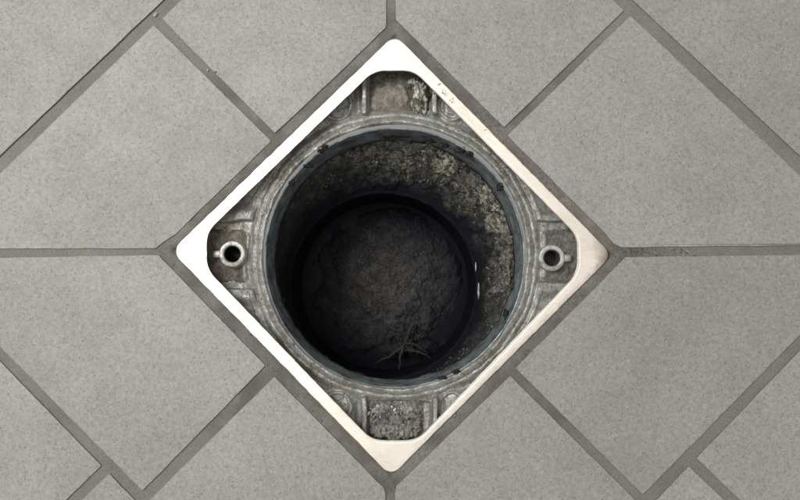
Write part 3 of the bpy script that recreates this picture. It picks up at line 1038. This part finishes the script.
# withered sprig at the lower edge of the heap
def tube(pts, r0, r1, n=7):
    rings = []
    for i, p in enumerate(pts):
        p = Vector(p)
        d = (Vector(pts[min(i + 1, len(pts) - 1)]) - Vector(pts[max(i - 1, 0)])).normalized()
        a = d.cross(Vector((0, 0, 1)))
        if a.length < 1e-6: a = Vector((1, 0, 0))
        a.normalize(); b_ = a.cross(d)
        r = r0 + (r1 - r0) * i / (len(pts) - 1)
        rings.append([p + (a * math.cos(2 * math.pi * k / n) + b_ * math.sin(2 * math.pi * k / n)) * r for k in range(n)])
    return loft(rings)
sprig = empty('dead_sprig', P(403, 347, -0.098))
tag(sprig, 'withered star shaped sprig at the lower edge of the sludge heap', 'dead sprig')
def stem(pix, r0, r1, z0=-0.0955, z1=-0.0985):
    pts = []
    m_ = len(pix) - 1
    for i in range(m_):
        for k in range(5):
            t = k / 5
            x = pix[i][0] + (pix[i + 1][0] - pix[i][0]) * t; y = pix[i][1] + (pix[i + 1][1] - pix[i][1]) * t
            tt = (i + t) / m_
            pts.append(P(x + 1.2 * nz(x, y, 0, .15), y + 1.2 * nz(x, y, 5, .15), z0 + (z1 - z0) * tt + 0.001 * nz(x, y, 0, .1)))
    pts.append(P(pix[-1][0], pix[-1][1], z1))
    V, F = tube(pts, r0, r1)
    mesh_obj('stem', V, F, M_TWIG, sprig)
stem([(414, 322), (408, 336), (403, 348)], .0006, .0011)
stem([(403, 346), (394, 353), (384, 359), (374, 364)], .0011, .0003)
stem([(403, 347), (400, 358), (399, 370)], .0011, .0004)
stem([(406, 346), (413, 351), (420, 352), (428, 356), (433, 361)], .0010, .0003)
stem([(404, 344), (416, 344), (427, 353)], .0008, .0003)
rnd = random.Random(31)
CV, CF = [], []
for k in range(420):
    a, b_ = rnd.choice((((412, 325), (403, 348)), ((403, 347), (388, 357)), ((403, 347), (400, 358)), ((403, 347), (420, 353)), ((404, 342), (418, 346)), ((398, 335), (403, 348)), ((420, 335), (405, 345))))
    t_ = rnd.random() ** 1.4
    x = a[0] + (b_[0] - a[0]) * t_ + rnd.gauss(0, 1.9 * (1.15 - t_)); y = a[1] + (b_[1] - a[1]) * t_ + rnd.gauss(0, 1.9 * (1.15 - t_))
    crumb_bm(CV, CF, P(x, y, -0.0965 - 0.002 * t_ + rnd.uniform(-.001, .0006)), 0.0003 + 0.0009 * rnd.random() ** 3, rnd)
q_ = mesh_obj('clinging_silt', CV, CF, M_TWIG, sprig, smooth=False)
q_['kind'] = 'stuff'

# pale glossy streaks on the lip of the lower pipe, standing in for its glint
M_GLINT = mat_plain('pale_glint', (0.42, 0.43, 0.45), 0.12, 0.0, 0.3, 300)
blob('glint_streak', 478.6, 291, -0.0585, 1.0, 8.5, 1.5, M_GLINT, drain, 4.0, 0.6, 3.0)
blob('glint_streak', 475.8, 267, -0.0585, 0.8, 4.5, 1.2, M_GLINT, drain, 8.0, 0.6, 3.0)

# loose grit in the joint round the frame and along the joint at its right corner
rnd = random.Random(41)
CV, CF = [], []
for k in range(6500):
    a = rnd.uniform(0, 2 * math.pi)
    q = ray_poly(FR, FC, a)
    q *= 1 + rnd.uniform(-0.004, 0.072)
    x = FC[0] + math.cos(a) * q; y = FC[1] + math.sin(a) * q
    dens = sm(-0.25, 0.35, fbm(x, y, 9, 0.03, 3)) * (0.35 + 0.65 * sm(-0.5, 0.6, math.cos(a) + 0.3 * math.sin(a)))
    if k % 9 == 0:
        x = rnd.uniform(612, 700); y = 252 + rnd.uniform(-4, 4); dens = 1 - (x - 612) / 110
    if rnd.random() > dens: continue
    crumb_bm(CV, CF, P(x, y, -0.00055), 0.00012 + 0.00036 * rnd.random() ** 3, rnd, 0.8)
M_JG = mat_dirt('joint_grit', (0.05, 0.045, 0.038), (0.15, 0.14, 0.125), (0.33, 0.31, 0.28), 420, 0.85, 0.4)
jg = mesh_obj('joint_grit', CV, CF, M_JG, None, origin=floor_org, smooth=False)
tag(jg, 'fine brown grit caught in the joint round the steel frame', 'grit', kind='stuff')

# ------------------------------------------------------------------ small loose things on the floor
def chip(name, px, py, z, s, mat, seed, label, cat):
    rnd_ = random.Random(seed)
    c = P(px, py, z)
    V, F = [], []
    crumb_bm(V, F, c, s, rnd_, 0.7)
    o = mesh_obj(name, V, F, mat, None, origin=c, smooth=False)
    m_ = o.modifiers.new('soften', 'SUBSURF'); m_.levels = 2; m_.render_levels = 2
    return tag(o, label, cat)
chip('grout_chip', 155.5, 14.5, -0.0003, 0.0017, M_CHIP, 1, 'pale chip of tile stuck in the joint crossing at the upper left', 'chip')
M_DCR = mat_plain('dark_crumb', (0.16, 0.15, 0.135), 0.8)
chip('dirt_crumb', 215.5, 72, 0.0003, 0.0011, M_DCR, 2, 'dark crumb of dirt on the edge of the upper left tile joint', 'crumb')
chip('grout_chip', 207.5, 70, -0.0002, 0.0007, M_PALE, 3, 'tiny pale chip in the upper left joint beside a dark crumb', 'chip')
chip('grout_chip', 445, 72, -0.0002, 0.0006, M_PALE, 4, 'tiny pale chip in the joint above the upper right side of the frame', 'chip')
chip('dirt_crumb', 616, 247, -0.0003, 0.0012, M_DCR, 6, 'brown crumb in the joint at the right corner of the frame', 'crumb')
# scuffs stuck on the upper right side of the frame: dried specks of dirt
rnd = random.Random(21)
V, F = [], []
for (px, py, n_, sp) in ((438, 84, 7, 2.4), (444.5, 93, 16, 2.8), (452, 102, 14, 3.0), (486, 131, 5, 3), (500, 140, 4, 4), (470, 118, 3, 6)):
    for k in range(n_):
        x = px + rnd.gauss(0, sp * .6); y = py + rnd.gauss(0, sp * .6)
        crumb_bm(V, F, P(x, y, 0.0002), 0.00014 + 0.0003 * rnd.random() ** 2, rnd, 0.25)
M_SCUFF = mat_plain('scuff_dirt', (0.22, 0.205, 0.19), 0.8)
sf = mesh_obj('dirt_specks', V, F, M_SCUFF, None, origin=P(446, 94, 0), smooth=False)
tag(sf, 'dried dirt specks on the upper right side of the steel frame', 'dirt', kind='stuff')
